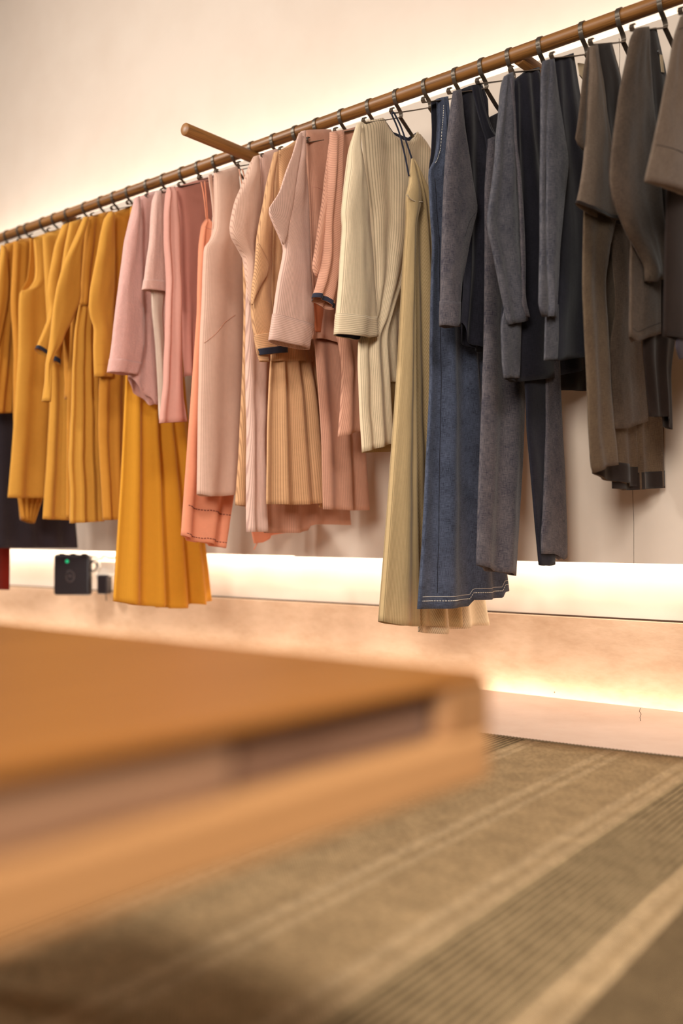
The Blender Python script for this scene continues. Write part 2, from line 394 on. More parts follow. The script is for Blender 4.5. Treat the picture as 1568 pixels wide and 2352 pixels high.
class Cloth:
    def __init__(s, X, Lp, Rp, T=None, B=None, b=.018, folds=0, amp=.0, drift=0., ph=0., grow=1.2, wr=.002, top=.02, rt=None, tmul=1.0, bbot=None):
        s.X = X
        cv = lambda p: (Vector((p[1], p[2])) if p[0] == 'w' else (lambda q: Vector((q.y, q.z)))(at_x(p[0], p[1], X)))
        s.L = [cv(p) for p in Lp]
        s.R = [cv(p) for p in Rp]
        s.T = [s.L[0]]+[cv(p) for p in (T or [])]+[s.R[0]]
        s.B = [s.L[-1]]+[cv(p) for p in (B or [])]+[s.R[-1]]
        s.L = soft(s.L); s.R = soft(s.R)
        s.b, s.folds, s.amp, s.drift, s.ph, s.grow, s.wr, s.top = b, folds, amp, drift, ph, grow, wr, top
        s.seed = random.uniform(0, 50); s.bbot = bbot
        s.len = sum((c-a).length for a, c in zip(s.L, s.L[1:])); s.width = max((s.L[-1]-s.R[-1]).length, (poly(s.L, .5)-poly(s.R, .5)).length)
    def coons(s, u, t):
        Lt, Rt, Tu, Bu = poly(s.L, t), poly(s.R, t), poly(s.T, u), poly(s.B, u)
        return (1-u)*Lt+u*Rt+(1-t)*Tu+t*Bu-((1-u)*(1-t)*s.L[0]+u*(1-t)*s.R[0]+(1-u)*t*s.L[-1]+u*t*s.R[-1])
    def pos(s, u, t, side, off=0.):
        """u across 0..1, t down 0..1, side +1 = face towards +X"""
        a, c = poly(s.L, t), poly(s.R, t); wa = max(.003, abs(c.x-a.x)/2)
        k = abs((a.x+c.x)/2/s.X)
        b = s.b if s.bbot is None else s.b+(s.bbot-s.b)*t
        b = min(b, .75*wa/k)
        d = t*s.len
        if d < s.top: b = max(b*(math.sqrt(max(0.0, 1-(1-d/s.top)**2))*.92+.08), min(b, .0068))
        w = math.sqrt(max(wa*wa-(k*b)**2, (.35*wa)**2))
        uu = .5+(u-.5)*w/wa
        p = s.coons(uu, t)
        prof = math.sqrt(max(0, 1-(2*u-1)**2))
        win = min(1, prof*1.25)
        x = side*b*(prof**.8)
        if s.folds:
            g = (.12+.88*t**s.grow)
            q = s.folds*u+s.ph+s.drift*t
            x += s.amp*g*win*(math.sin(2*math.pi*q)+.16*math.sin(2*math.pi*(q*1.7+.3)+s.seed))
        if s.wr:
            nz = noise.noise(Vector((u*s.width*16, t*s.len*3.2, s.seed)))+.5*noise.noise(Vector((u*s.width*38, t*s.len*9, s.seed+9)))
            nz2 = noise.noise(Vector(((u*s.width+t*s.len*.4)*14, (t*s.len-u*s.width*.5)*12, s.seed+31)))
            x += s.wr*win*(nz*1.5+nz2*1.3)*min(1, t*4+.2)
        nrm = side*off
        edge = (2*u-1)*off if off else 0
        return Vector((s.X+x+nrm*max(.3, prof), p.x+edge*(1-prof), p.y))
    def mesh(s, name, mat, parent, t0=0., t1=1., off=0., nu=26, nt=None, rot=0., both=True, solid=.0011, uvs=1.0):
        nt = nt or max(6, int(52*(t1-t0)*min(1.4, max(.35, s.len/.7))))
        V, Fc, UV = [], [], []
        cols = []
        for i in range(nu+1): cols.append(((1-math.cos(math.pi*i/nu))/2, 1))
        if both:
            for i in range(1, nu): cols.append(((1+math.cos(math.pi*i/nu))/2, -1))
        nc = len(cols); cr, sr = math.cos(rot), math.sin(rot)
        for j in range(nt+1):
            t = t0+(t1-t0)*j/nt
            for u, sd in cols:
                V.append(s.pos(u, t, sd, off))
                a, b = (u if sd > 0 else -u)*s.width*uvs, t*s.len
                UV.append((a*cr-b*sr, a*sr+b*cr))
        for j in range(nt):
            rng = range(nc) if both else range(nc-1)
            for k in rng:
                k2 = (k+1) % nc
                Fc.append((j*nc+k, (j+1)*nc+k, (j+1)*nc+k2, j*nc+k2))
        if t0 == 0 and both and not off:
            for k in range(nu//1):
                k2 = (nc-k) % nc; k3 = (nc-k-1) % nc
                if k+1 != k3: Fc.append((k, k+1, k3, k2) if k2 != k else (k, k+1, k3))
        return link_mesh(name, V, Fc, mat, parent, UV, solid=solid)
    def stitch(s, name, mat, parent, path, n, r=.0011, side=1, off=.0022, fill=.6):
        """row of running stitches along a list of (u,t)"""
        V, Fc = [], []; P = [Vector((a, b, 0)) for a, b in path]
        for i in range(n):
            a = poly(P, (i+.15)/n); c = poly(P, (i+.15+fill)/n)
            v, f = tube_data([s.pos(a.x, a.y, side, off), s.pos((a.x+c.x)/2, (a.y+c.y)/2, side, off+.0005), s.pos(c.x, c.y, side, off)], r, 5)
            n0 = len(V); V += v; Fc += [tuple(q+n0 for q in ff) for ff in f]
        return link_mesh(name, V, Fc, mat, parent, [(0, 0)]*len(V))
    def seam(s, name, mat, parent, path, r=.0009, side=1, off=.0008, n=30):
        P = [Vector((a, b, 0)) for a, b in path]
        return tube(name, [s.pos(poly(P, i/n).x, poly(P, i/n).y, side, off) for i in range(n+1)], r, mat, parent, 6)

H = {19: -3.213, 48: -3.132, 65: -3.086, 101: -2.991, 128: -2.922, 158: -2.847, 198: -2.75, 235: -2.664, 265: -2.596, 298: -2.523, 342: -2.43, 379: -2.354, 421: -2.27, 459: -2.197, 497: -2.126, 541: -2.046, 581: -1.977, 631: -1.892, 681: -1.811, 730: -1.734, 787: -1.648, 851: -1.556, 913: -1.47, 980: -1.382, 1049: -1.295, 1109: -1.222, 1172: -1.149, 1243: -1.07, 1340: -.967, 1425: -.882, 1521: -.791, 1620: -.702}
def garment(hook, name, label, cat, what, hanger=True):
    X = H[hook]; e = empty(name, (X, RAIL_Y, 1.44)); tag(e, label, cat, 'clothes hanging on the rail')
    if hanger: place_hanger(X, what)
    return e, X
W = lambda y, z: ('w', y, z)
FAR = W(2.17, 1.405)
D90 = math.pi/2
def straps(name, mat, parent, X, segs, r=.0018):
    V, Fc = [], []
    for seg in segs:
        v, f = tube_data(smooth_path([at_x(p[0], p[1], X) for p in seg], 5), r, 7)
        n0 = len(V); V += v; Fc += [tuple(q+n0 for q in ff) for ff in f]
    return link_mesh(name, V, Fc, mat, parent, [(0, 0)]*len(V))

# 19 wine red dress, far left
g, X = garment(19, 'dress', 'dark wine-red dress, only its hem showing at far left', 'dress', 'wine-red dress at far left')
Cloth(X, [W(1.83, 1.40), W(1.80, .9), W(1.78, .25)], [W(2.08, 1.42), W(2.02, .9), (21, 1355)], b=.03, folds=2, amp=.01).mesh('body', M['wine'], g)
# 48, 65 charcoal
g, X = garment(48, 'dress', 'navy dress behind the charcoal one at far left', 'dress', 'navy dress at far left')
Cloth(X, [W(1.83, 1.40), W(1.82, .9), W(1.80, .38)], [FAR, W(2.14, .9), (120, 1250)], b=.008, folds=3, amp=.006).mesh('body', M['chambray_dark_shaded'], g)
g, X = garment(65, 'dress', 'charcoal blue dress hanging below the mustard clothes at far left', 'dress', 'charcoal blue dress at left')
c = Cloth(X, [W(1.83, 1.40), W(1.80, .9), W(1.78, .385)], [FAR, W(2.16, .9), (178, 1259)], b=.014, folds=4, amp=.012, ph=.2); c.mesh('body', M['charcoal'], g)
# 101
g, X = garment(101, 'blouse', 'mustard blouse cut off by the left edge of the photo', 'blouse', 'mustard blouse at the left edge')
c = Cloth(X, [(10, 562), (2, 700), (-30, 950)], [(72, 545), (46, 620), (40, 800), (31, 948)], T=[(45, 550)], b=.02, folds=3, amp=.007); c.mesh('body', M['mustard_shaded'], g)
c = Cloth(X+.02, [(2, 563), (-8, 650), (-25, 800)], [(14, 568), (20, 650), (18, 690), (-4, 800)], b=.014, folds=1, amp=.004); c.mesh('sleeve', M['mustard'], g)
# 128
g, X = garment(128, 'dress', 'gathered mustard dress just left of the mustard tank dress', 'dress', 'gathered mustard dress')
c = Cloth(X, [(32, 556), (24, 700), (32, 800), (30, 950), (38, 1120), (47, 1192)], [(118, 538), (108, 700), (105, 950), (100, 1140), (78, 1203)], b=.02, folds=5, amp=.006, grow=.2); c.mesh('body', M['mustard_shaded'], g)
# 158 tank
g, X = garment(158, 'dress', 'sleeveless mustard tank dress with deep armhole, at left', 'dress', 'mustard tank dress')
c = Cloth(X, [(77, 546), (81, 590), (82, 625), (79, 646), (66, 664), (46, 668), (43, 700), (43, 800), (36, 920), (27, 1040), (18, 1143)], [(150, 520), (146, 600), (140, 800), (130, 1000), (128, 1144)], T=[(110, 534)], b=.022, folds=2, amp=.008, wr=.002); c.mesh('body', M['mustard'], g)
c.stitch('topstitch', M['mustard_shaded'], g, [(.02, .01), (.02, .10), (.02, .19), (.02, .25)], 30, r=.0005, off=.001, fill=.9)
c.seam('dart', M['mustard_shaded'], g, [(.35, .48), (.75, .36)], r=.0008)
c = Cloth(X-.025, [(69, 548), (68, 600), (62, 645), (48, 666), (48, 700)], [(76, 548), (84, 600), (88, 650), (90, 700), (90, 720)], b=.004, wr=.001); c.mesh('back_strap', M['mustard_shaded'], g)
# 198
g, X = garment(198, 'dress', 'mustard dress between the tank dress and the sleeved dresses', 'dress', 'mustard dress with hidden front')
c = Cloth(X, [(98, 543), (106, 700), (116, 900), (108, 1050), (98, 1192)], [(175, 515), (180, 700), (185, 900), (195, 1196)], T=[(135, 528)], b=.02, folds=3, amp=.012); c.mesh('body', M['mustard'], g)
# 235
g, X = garment(235, 'blouse', 'mustard blouse with dark bound cuffs bending to the left', 'blouse', 'mustard blouse with dark cuffs')
c = Cloth(X-.005, [(150, 515), (140, 700), (146, 800), (150, 915)], [(200, 500), (190, 700), (180, 800), (170, 915)], b=.016, folds=2, amp=.005); c.mesh('body', M['mustard_shaded'], g)
c = Cloth(X+.012, [(143, 517), (126, 563), (114, 621), (108, 676), (113, 704), (110, 729), (95, 768), (82, 799)], [(158, 512), (152, 563), (146, 621), (138, 690), (130, 730), (118, 775), (107, 819)], b=.014, wr=.003)
c.mesh('sleeve', M['mustard'], g); c.mesh('cuff_binding', M['navy'], g, t0=.972, off=.001)
c = Cloth(X, [(136, 720), (128, 770), (124, 828)], [(148, 740), (144, 800), (137, 839)], b=.008); o = c.mesh('far_sleeve', M['mustard_shaded'], g); c.mesh('far_cuff_binding', M['navy'], g, t0=.9, off=.001)
# 265
g, X = garment(265, 'dress', 'mustard sleeved dress tucked behind the waisted mustard dress', 'dress', 'mustard sleeved dress')
c = Cloth(X-.01, [(170, 510), (165, 700), (155, 900), (152, 1190)], [(225, 492), (215, 700), (210, 900), (215, 1190)], b=.014, folds=2, amp=.006); c.mesh('body', M['mustard_shaded'], g)
c = Cloth(X+.01, [(160, 511), (149, 566), (139, 629), (128, 687), (119, 729), (114, 790)], [(186, 503), (180, 566), (172, 640), (160, 700), (145, 750), (128, 810)], b=.014, wr=.003); c.mesh('sleeve', M['mustard'], g)
# 298
g, X = garment(298, 'dress', 'mustard dress with gathered waist and bent long sleeve', 'dress', 'mustard dress with gathered waist')
c = Cloth(X-.005, [(198, 500), (190, 600), (183, 702)], [(258, 484), (242, 600), (222, 702)], T=[(232, 490)], b=.016, folds=2, amp=.006, grow=.2); c.mesh('bodice', M['mustard_shaded'], g)
c = Cloth(X-.005, [(182, 700), (172, 760), (167, 850), (164, 950), (158, 1060), (162, 1130), (161, 1202)], [(223, 700), (226, 800), (231, 1000), (240, 1197)], b=.012, bbot=.022, folds=3.4, amp=.011, grow=.35, wr=.002, ph=.45); c.mesh('skirt', M['mustard'], g)
c.seam('waist_seam', M['mustard_shaded'], g, [(.02, .01), (.98, .01)], r=.0015)
c = Cloth(X+.016, [(191, 499), (166, 555), (146, 604), (131, 654), (123, 704), (119, 745), (113, 787), (106, 828), (104, 870), (97, 921)], [(204, 498), (196, 530), (186, 570), (184, 646), (185, 679), (181, 699), (172, 719), (162, 745), (152, 762), (144, 788), (128, 813), (120, 835), (119, 870), (116, 924)], b=.015, wr=.004); c.mesh('sleeve', M['mustard'], g)
# 342
g, X = garment(342, 'dress', 'mustard dress with short turned-back sleeve left of the pink knits', 'dress', 'mustard dress beside the pink knits')
c = Cloth(X-.01, [(256, 490), (245, 700), (228, 870), (226, 1000), (237, 1195)], [(318, 466), (312, 700), (305, 1000), (300, 1192)], T=[(300, 474)], b=.02, folds=3, amp=.008); c.mesh('body', M['mustard_shaded'], g)
c = Cloth(X+.012, [(249, 488), (239, 500), (229, 546), (217, 613), (207, 662), (204, 704), (207, 725), (217, 754), (215, 795), (217, 866)], [(262, 487), (264, 560), (264, 650), (260, 720), (259, 800), (259, 866)], b=.015, wr=.003, folds=1, amp=.004); c.mesh('sleeve', M['mustard'], g)
c.stitch('cuff_stitch', M['mustard_shaded'], g, [(.05, .93), (.95, .93)], 24, r=.0006, off=.001, fill=.9)
# 379
g, X = garment(379, 'dress', 'long flared golden-mustard dress reaching lowest on the left half', 'dress', 'long golden-mustard dress')
c = Cloth(X, [(300, 474), (293, 700), (290, 870), (280, 1090), (262, 1380)], [(392, 450), (418, 800), (432, 970), (460, 1150), (486, 1380)], T=[(340, 462)], B=[(300, 1388), (345, 1393), (375, 1391), (378, 1397), (425, 1395), (430, 1386), (460, 1388), (464, 1382)], b=.012, bbot=.03, folds=4.2, amp=.017, grow=.8, wr=.001, ph=.72); c.mesh('body', M['mustard_gold'], g, nu=60)
# 421
g, X = garment(421, 'sweater', 'fuzzy pink pullover with long sleeve, leftmost of the pink clothes', 'sweater', 'fuzzy pink pullover')
c = Cloth(X-.01, [(316, 454), (312, 600), (306, 700), (297, 800), (295, 864)], [(366, 438), (360, 600), (358, 800), (364, 926)], T=[(345, 441)], B=[(305, 885), (318, 901), (340, 915), (347, 931)], b=.018, folds=1.5, amp=.006); c.mesh('body', M['pink_fuzzy'], g)
c = Cloth(X+.012, [(309, 455), (295, 508), (285, 553), (278, 607), (271, 665), (265, 715), (257, 790), (247, 855)], [(320, 450), (323, 475), (326, 516), (326, 600), (327, 665), (331, 740), (331, 790), (323, 835), (313, 861)], b=.02, wr=.003, folds=1, amp=.004); c.mesh('sleeve', M['pink_fuzzy'], g)
c.mesh('cuff', M['pink_fuzzy'], g, t0=.925, off=.0015)
# 459
g, X = garment(459, 'sweater', 'fuzzy pale pink short-sleeved top over a cream ribbed layer', 'sweater', 'fuzzy pink short-sleeved top')
c = Cloth(X-.012, [(366, 440), (365, 600), (362, 800), (366, 925)], [(402, 428), (400, 600), (400, 900)], b=.014, folds=1, amp=.004); c.mesh('body', M['pink_fuzzy_pale'], g)
c = Cloth(X+.002, [(347, 640), (349, 715), (356, 781), (361, 870), (366, 971)], [(380, 640), (372, 715), (376, 781), (384, 870), (384, 971)], b=.010, folds=1, amp=.003); c.mesh('ribbed_layer', M['rib_cream'], g)
c = Cloth(X+.012, [(357, 441), (349, 458), (345, 500), (343, 549), (336, 599), (331, 640), (327, 665)], [(370, 438), (373, 475), (375, 516), (377, 582), (381, 624), (384, 672)], b=.016, wr=.003); c.mesh('sleeve', M['pink_fuzzy_pale'], g); c.mesh('hem_band', M['pink_fuzzy_pale'], g, t0=.9, off=.0015)
# 497
g, X = garment(497, 'blouse', 'plain rose pink blouse with wide long sleeve', 'blouse', 'plain rose pink blouse')
c = Cloth(X-.01, [(400, 431), (412, 500), (414, 700), (421, 863)], [(492, 402), (480, 600), (465, 750), (446, 852)], T=[(440, 418)], B=[(432, 865)], b=.018, folds=2, amp=.007); c.mesh('body', M['rose_shaded'], g)
c = Cloth(X+.012, [(384, 431), (380, 458), (377, 491), (378, 549), (381, 599), (384, 649), (381, 715), (378, 781), (374, 883), (365, 972)], [(402, 430), (408, 466), (414, 516), (415, 600), (417, 665), (418, 765), (420, 900), (430, 968)], b=.016, wr=.002, folds=1.6, amp=.006, grow=.1, ph=.3); c.mesh('sleeve', M['pink'], g)
# 541 peach
g, X = garment(541, 'dress', 'peach camisole dress with red running stitch at its hem', 'dress', 'peach camisole dress')
c = Cloth(X, [(471, 504), (463, 513), (460, 526), (455, 566), (453, 649), (452, 715), (441, 870), (428, 1050), (415, 1229)], [(480, 504), (490, 518), (510, 700), (525, 900), (541, 1100), (517, 1259)], B=[(435, 1240), (458, 1246), (463, 1245), (490, 1253)], b=.014, folds=2, amp=.012, grow=.5, ph=.15); c.mesh('body', M['peach'], g, nu=40)
c.seam('bodice_seam', M['rose_shaded'], g, [(.05, .035), (.9, .045)], r=.0006)
c.stitch('hem_stitch', M['stitch_red'], g, [(.04, .905), (.96, .9)], 22, r=.0013)
c.stitch('hem_stitch', M['stitch_red'], g, [(.04, .99), (.96, .985)], 22, r=.0011)
straps('strap', M['peach'], g, X, [[(462, 418), (468, 450), (474, 506)], [(470, 416), (473, 450), (477, 506)]])
c = Cloth(X-.012, [(560, 1150), (573, 1200), (583, 1248)], [(650, 1140), (652, 1190), (655, 1224)], B=[(600, 1246), (615, 1238), (618, 1230)], b=.004, wr=.004); c.mesh('hem_tie', M['peach'], g)
tube('loose_thread', [at_x(*p, X-.01) for p in ((592, 1245), (588, 1252), (583, 1262))], .0016, M['peach'], g, 6)
# 581
g, X = garment(581, 'dress', 'pink-beige sleeveless dress with slanted pocket seam', 'dress', 'pink-beige sleeveless dress')
c = Cloth(X, [(491, 398), (493, 473), (492, 524), (482, 552), (469, 566), (466, 620), (463, 700), (458, 800), (455, 950), (452, 1134)], [(545, 382), (556, 500), (560, 700), (556, 900), (541, 1135)], T=[(520, 389)], B=[(468, 1140), (500, 1140)], b=.024, wr=.002, folds=1.2, amp=.006, ph=.1); c.mesh('body', M['pinkbeige'], g)
c.seam('pocket_seam', M['rosystripe'], g, [(.02, .545), (.40, .48), (.66, .455)], r=.0012)
c = Cloth(X-.02, [(478, 402), (483, 440), (489, 500), (485, 545)], [(486, 400), (491, 440), (498, 500), (500, 545)], b=.003); c.mesh('back_strap', M['pinkbeige'], g)
# 631
g, X = garment(631, 'dress', 'tan striped camisole dress mostly behind the pink-beige wrap-sleeved dress', 'dress', 'tan striped camisole dress')
c = Cloth(X, [(556, 440), (558, 600), (560, 700), (556, 865), (548, 1040), (540, 1160)], [(620, 430), (615, 700), (608, 900), (605, 1166)], b=.014, folds=2, amp=.005); c.mesh('body', M['tanstripe'], g, rot=.1)
straps('strap', M['rosystripe'], g, X, [[(549, 388), (553, 410), (560, 445)], [(556, 388), (562, 410), (568, 445)]], .0022)
# 681
g, X = garment(681, 'dress', 'pinkish striped long dress with puffed sleeve bulging left', 'dress', 'pinkish puffed-sleeve dress')
c = Cloth(X-.024, [(600, 500), (604, 900), (606, 1224)], [(740, 500), (780, 900), (806, 1206)], B=[(680, 1224), (707, 1218), (710, 1205), (740, 1204)], b=.008, folds=4, amp=.009, grow=.4); c.mesh('back_panel', M['rosystripe'], g, nu=40)
c = Cloth(X, [(590, 358), (592, 460), (580, 560), (566, 640), (564, 716), (563, 816), (563, 899), (565, 982), (564, 1069), (564, 1222)], [(640, 342), (640, 600), (612, 800), (607, 1031), (613, 1221)], T=[(615, 347)], b=.016, folds=1.2, amp=.007, ph=.2, wr=.002); c.mesh('body', M['pinkstripe'], g, rot=-.06)
c = Cloth(X+.016, [(582, 360), (571, 378), (558, 416), (541, 457), (531, 499), (527, 524), (530, 544), (543, 565), (557, 588), (560, 615), (565, 665), (572, 700)], [(594, 357), (597, 399), (601, 457), (598, 500), (590, 540), (585, 573), (588, 607), (584, 635), (580, 660), (580, 700)], b=.018, wr=.004); c.mesh('sleeve', M['pinkbeige'], g, rot=.25)
# 730
g, X = garment(730, 'dress', 'tan striped dress with twisted sleeve and navy-bound buttoned cuff', 'dress', 'tan striped navy-cuffed dress')
c = Cloth(X-.012, [(622, 821), (618, 882), (614, 982), (612, 1158)], [(716, 780), (740, 900), (752, 1040), (766, 1166)], B=[(660, 1159), (705, 1159), (738, 1155), (736, 1165)], b=.012, folds=3.6, amp=.014, grow=.3, wr=.001, ph=.55); c.mesh('skirt', M['tanstripe'], g, nu=60)
c = Cloth(X-.006, [(634, 350), (624, 560), (620, 700), (622, 830)], [(684, 320), (690, 560), (715, 700), (718, 830)], T=[(655, 340)], b=.012, folds=2, amp=.006); c.mesh('bodice', M['tanstripe'], g, rot=.04)
c = Cloth(X+.004, [(640, 346), (640, 380), (641, 450)], [(684, 330), (672, 350), (652, 440)], b=.008); c.mesh('yoke', M['tanstripe'], g, rot=D90+.15)
c = Cloth(X+.010, [(583, 775), (590, 812), (596, 830)], [(612, 775), (616, 810), (618, 831)], b=.008); c.mesh('far_cuff', M['tanstripe'], g, rot=D90)
c = Cloth(X+.014, [(629, 351), (623, 375), (608, 433), (598, 491), (588, 549), (586, 610), (578, 656), (577, 700), (578, 733), (585, 775), (592, 814)], [(640, 347), (632, 400), (628, 491), (626, 560), (623, 640), (622, 691), (628, 745), (650, 765), (657, 772), (658, 810)], b=.014, wr=.003)
c.mesh('sleeve', M['tanstripe'], g, rot=.12)
q = Cloth(X+.018, [(585, 770), (591, 795), (596, 816)], [(650, 760), (657, 780), (659, 810)], b=.016, wr=.0005, top=.0)
q.mesh('cuff', M['tanstripe'], g, rot=D90); q.mesh('cuff_binding', M['navy'], g, t0=.68, off=.0012)
bm = bmesh.new(); bmesh.ops.create_cone(bm, cap_ends=True, segments=14, radius1=.0042, radius2=.0036, depth=.002, matrix=Matrix.Translation(q.pos(.6, .35, 1, .003))@Matrix.Rotation(D90, 4, 'Y')); bm_obj('button', bm, M['button'], g)
q.seam('placket', M['navy'], g, [(.5, .02), (.52, .99)], r=.0007)
c = Cloth(X+.034, [(590, 556), (584, 620), (578, 660), (577, 699)], [(599, 574), (618, 607), (614, 632), (599, 657), (580, 701)], b=.008, wr=.002); c.mesh('sleeve_fold', M['tanstripe'], g, rot=.5)
# 787
g, X = garment(787, 'dress', 'pale pink striped dress with wide long sleeve and deep cuff', 'dress', 'pale pink striped wide-sleeved dress')
c = Cloth(X-.020, [(722, 780), (738, 1000), (742, 1170)], [(812, 780), (835, 980), (848, 1172)], B=[(800, 1172)], b=.008, folds=2.5, amp=.009, grow=.3); c.mesh('skirt', M['rosystripe'], g, nu=40)
c = Cloth(X-.008, [(700, 300), (708, 450), (713, 600), (719, 700), (716, 778)], [(760, 298), (800, 450), (810, 600), (800, 796)], T=[(740, 299)], B=[(745, 780), (768, 790)], b=.014, folds=2, amp=.005); c.mesh('bodice', M['rosystripe'], g)
c.seam('yoke_seam', M['rose_shaded'], g, [(.05, .27), (.9, .33)], r=.0006)
c = Cloth(X-.002, [(717, 690), (720, 730), (722, 762)], [(747, 690), (742, 735), (736, 765)], b=.008); c.mesh('far_sleeve', M['rust'], g)
c = Cloth(X-.03, [(716, 740), (716, 778)], [(790, 740), (785, 793)], b=.006); c.mesh('inner_layer', M['rust'], g)
c = Cloth(X+.016, [(691, 302), (683, 310), (672, 350), (657, 391), (641, 441), (624, 467), (616, 480), (624, 504), (641, 540), (651, 566), (648, 590), (640, 632), (633, 678), (626, 733), (618, 781)], [(702, 300), (703, 366), (708, 449), (711, 549), (713, 615), (717, 681), (720, 725), (721, 745), (714, 771), (708, 803)], B=[(660, 793)], b=.018, wr=.0025)
c.mesh('sleeve', M['pinkstripe'], g, uvs=.9); c.mesh('cuff', M['pinkstripe'], g, t0=.885, off=.0018, rot=D90)
c = Cloth(X+.034, [(686, 306), (674, 350), (659, 391), (643, 441), (626, 467), (617, 480), (625, 504), (640, 535), (650, 560)], [(694, 306), (690, 350), (683, 391), (677, 441), (671, 480), (664, 510), (658, 545), (652, 562)], b=.003, wr=.001); c.mesh('sleeve_fold', M['pinkstripe'], g, rot=.35)
# 851
g, X = garment(851, 'blouse', 'rosy striped blouse with gathered sleeve ending in navy binding', 'blouse', 'rosy striped blouse with navy binding')
c = Cloth(X-.012, [(778, 303), (786, 500), (776, 700), (766, 745), (777, 791), (785, 846), (781, 941), (776, 1003)], [(815, 292), (850, 500), (860, 800), (868, 978)], B=[(828, 989)], b=.012, folds=2, amp=.007); c.mesh('body', M['rosystripe'], g, rot=-.1)
c = Cloth(X+.012, [(757, 304), (751, 409), (746, 505), (741, 569), (738, 594), (727, 645), (716, 682)], [(790, 299), (787, 378), (789, 473), (786, 569), (780, 649), (765, 713)], B=[(741, 693), (746, 702)], b=.016, wr=.004, folds=2, amp=.006, grow=.5)
c.mesh('sleeve', M['rosystripe'], g, rot=D90-.25); c.mesh('cuff_binding', M['navy'], g, t0=.972, off=.0012)
c = Cloth(X+.0, [(755, 330), (742, 440), (728, 537), (716, 617), (720, 632), (725, 645)], [(762, 330), (756, 440), (748, 520), (742, 575), (740, 590), (736, 600)], b=.008, wr=.003); c.mesh('sleeve_fold', M['rosystripe'], g, rot=.4)
# 913
g, X = garment(913, 'blouse', 'cream striped collarless blouse with open neckline and wide cuff', 'blouse', 'cream striped collarless blouse')
c = Cloth(X-.024, [(860, 600), (845, 800), (831, 1040)], [(1010, 500), (985, 800), (960, 1036)], B=[(880, 1038)], b=.005, folds=1, amp=.004); c.mesh('back_panel', M['oliveStripe'], g)
c = Cloth(X-.014, [(866, 450), (876, 700), (893, 877)], [(1005, 430), (985, 650), (965, 880)], b=.005, folds=2, amp=.007, grow=.2); c.mesh('side_panel', M['creamstripe'], g)
c = Cloth(X, [(827, 282), (836, 389), (850, 500), (858, 650), (850, 740), (822, 780), (821, 841), (826, 956), (831, 1038)], [(992, 352), (988, 450), (962, 560), (908, 690), (884, 775), (893, 880), (901, 1017)], T=[(850, 277), (878, 272), (886, 290), (900, 312), (920, 324), (940, 327), (952, 316), (958, 306), (975, 326)], b=.014, folds=2.2, amp=.006, grow=.1, wr=.002, ph=.1); c.mesh('body', M['creamstripe'], g, nu=44, uvs=1.15)
nk = [(878, 272), (886, 292), (900, 313), (920, 325), (940, 327), (951, 317), (959, 304)]
tube('neck_binding', smooth_path([at_x(p[0], p[1]+1, X+.004) for p in nk], 5), .0028, M['creamstripe'], g, 8)
bk = Cloth(X-.012, [(880, 272), (892, 292)], [(959, 303), (950, 330)], T=[(900, 304), (935, 318)], B=[(920, 345)], b=.003, top=0, wr=0); bk.mesh('back_neck_lining', M['lining_navy'], g)
c = Cloth(X+.018, [(819, 284), (801, 335), (791, 405), (783, 490), (786, 517), (779, 628), (774, 700), (769, 767)], [(830, 281), (829, 341), (837, 389), (847, 469), (856, 596), (861, 692), (865, 773)], B=[(800, 774), (835, 778)], b=.022, wr=.0025, folds=1, amp=.003)
c.mesh('sleeve', M['creamstripe'], g, uvs=1.1); c.mesh('cuff', M['creamstripe'], g, t0=.905, off=.0018, rot=D90)
c.mesh('cuff_lining', M['lining_navy'], g, t0=.955, t1=.999, off=-.005)
c.seam('armhole_seam', M['oliveStripe'], g, [(.55, .06), (.78, .17), (1, .2)], r=.0007)
# 980
g, X = garment(980, 'dress', 'long khaki striped camisole dress on thin navy straps', 'dress', 'khaki striped camisole dress')
c = Cloth(X-.02, [(955, 1250), (958, 1380), (960, 1452)], [(1100, 1250), (1112, 1380), (1122, 1436)], B=[(988, 1455), (1018, 1456), (1021, 1444), (1045, 1445), (1068, 1442), (1071, 1438)], b=.006, folds=3, amp=.012, grow=.3, wr=0, ph=.3); c.mesh('lining_hem', M['creamstripe'], g, nu=50, rot=-.5)
c = Cloth(X-.006, [(948, 366), (944, 440), (945, 600), (945, 800), (948, 1100), (955, 1437)], [(950, 366), (992, 452), (1010, 600), (1030, 900), (1048, 1150), (1062, 1440)], b=.006, folds=2.5, amp=.009, grow=.3, wr=.001); c.mesh('back_panel', M['oliveStripe'], g, rot=.42, nu=40)
c = Cloth(X+.008, [(945, 364), (941, 399), (938, 424), (932, 443), (932, 501), (925, 596), (921, 688), (911, 880), (895, 1109), (884, 1262), (872, 1426)], [(949, 366), (962, 420), (968, 464), (955, 520), (953, 650), (954, 900), (956, 1150), (962, 1438)], B=[(900, 1434), (935, 1438)], b=.012, bbot=.02, folds=1.6, amp=.006, wr=.001, ph=.6); c.mesh('front_panel', M['oliveStripe'], g)
tube('bodice_binding', smooth_path([at_x(p[0], p[1], X+.02) for p in ((934, 446), (940, 455), (952, 462), (970, 464))], 4), .0014, M['creamstripe'], g, 6)
straps('strap', M['navy'], g, X+.004, [[(899, 262), (915, 300), (928, 350), (939, 405)], [(906, 262), (920, 290), (934, 330), (946, 366)], [(899, 263), (902, 258), (907, 262)]], .0021)
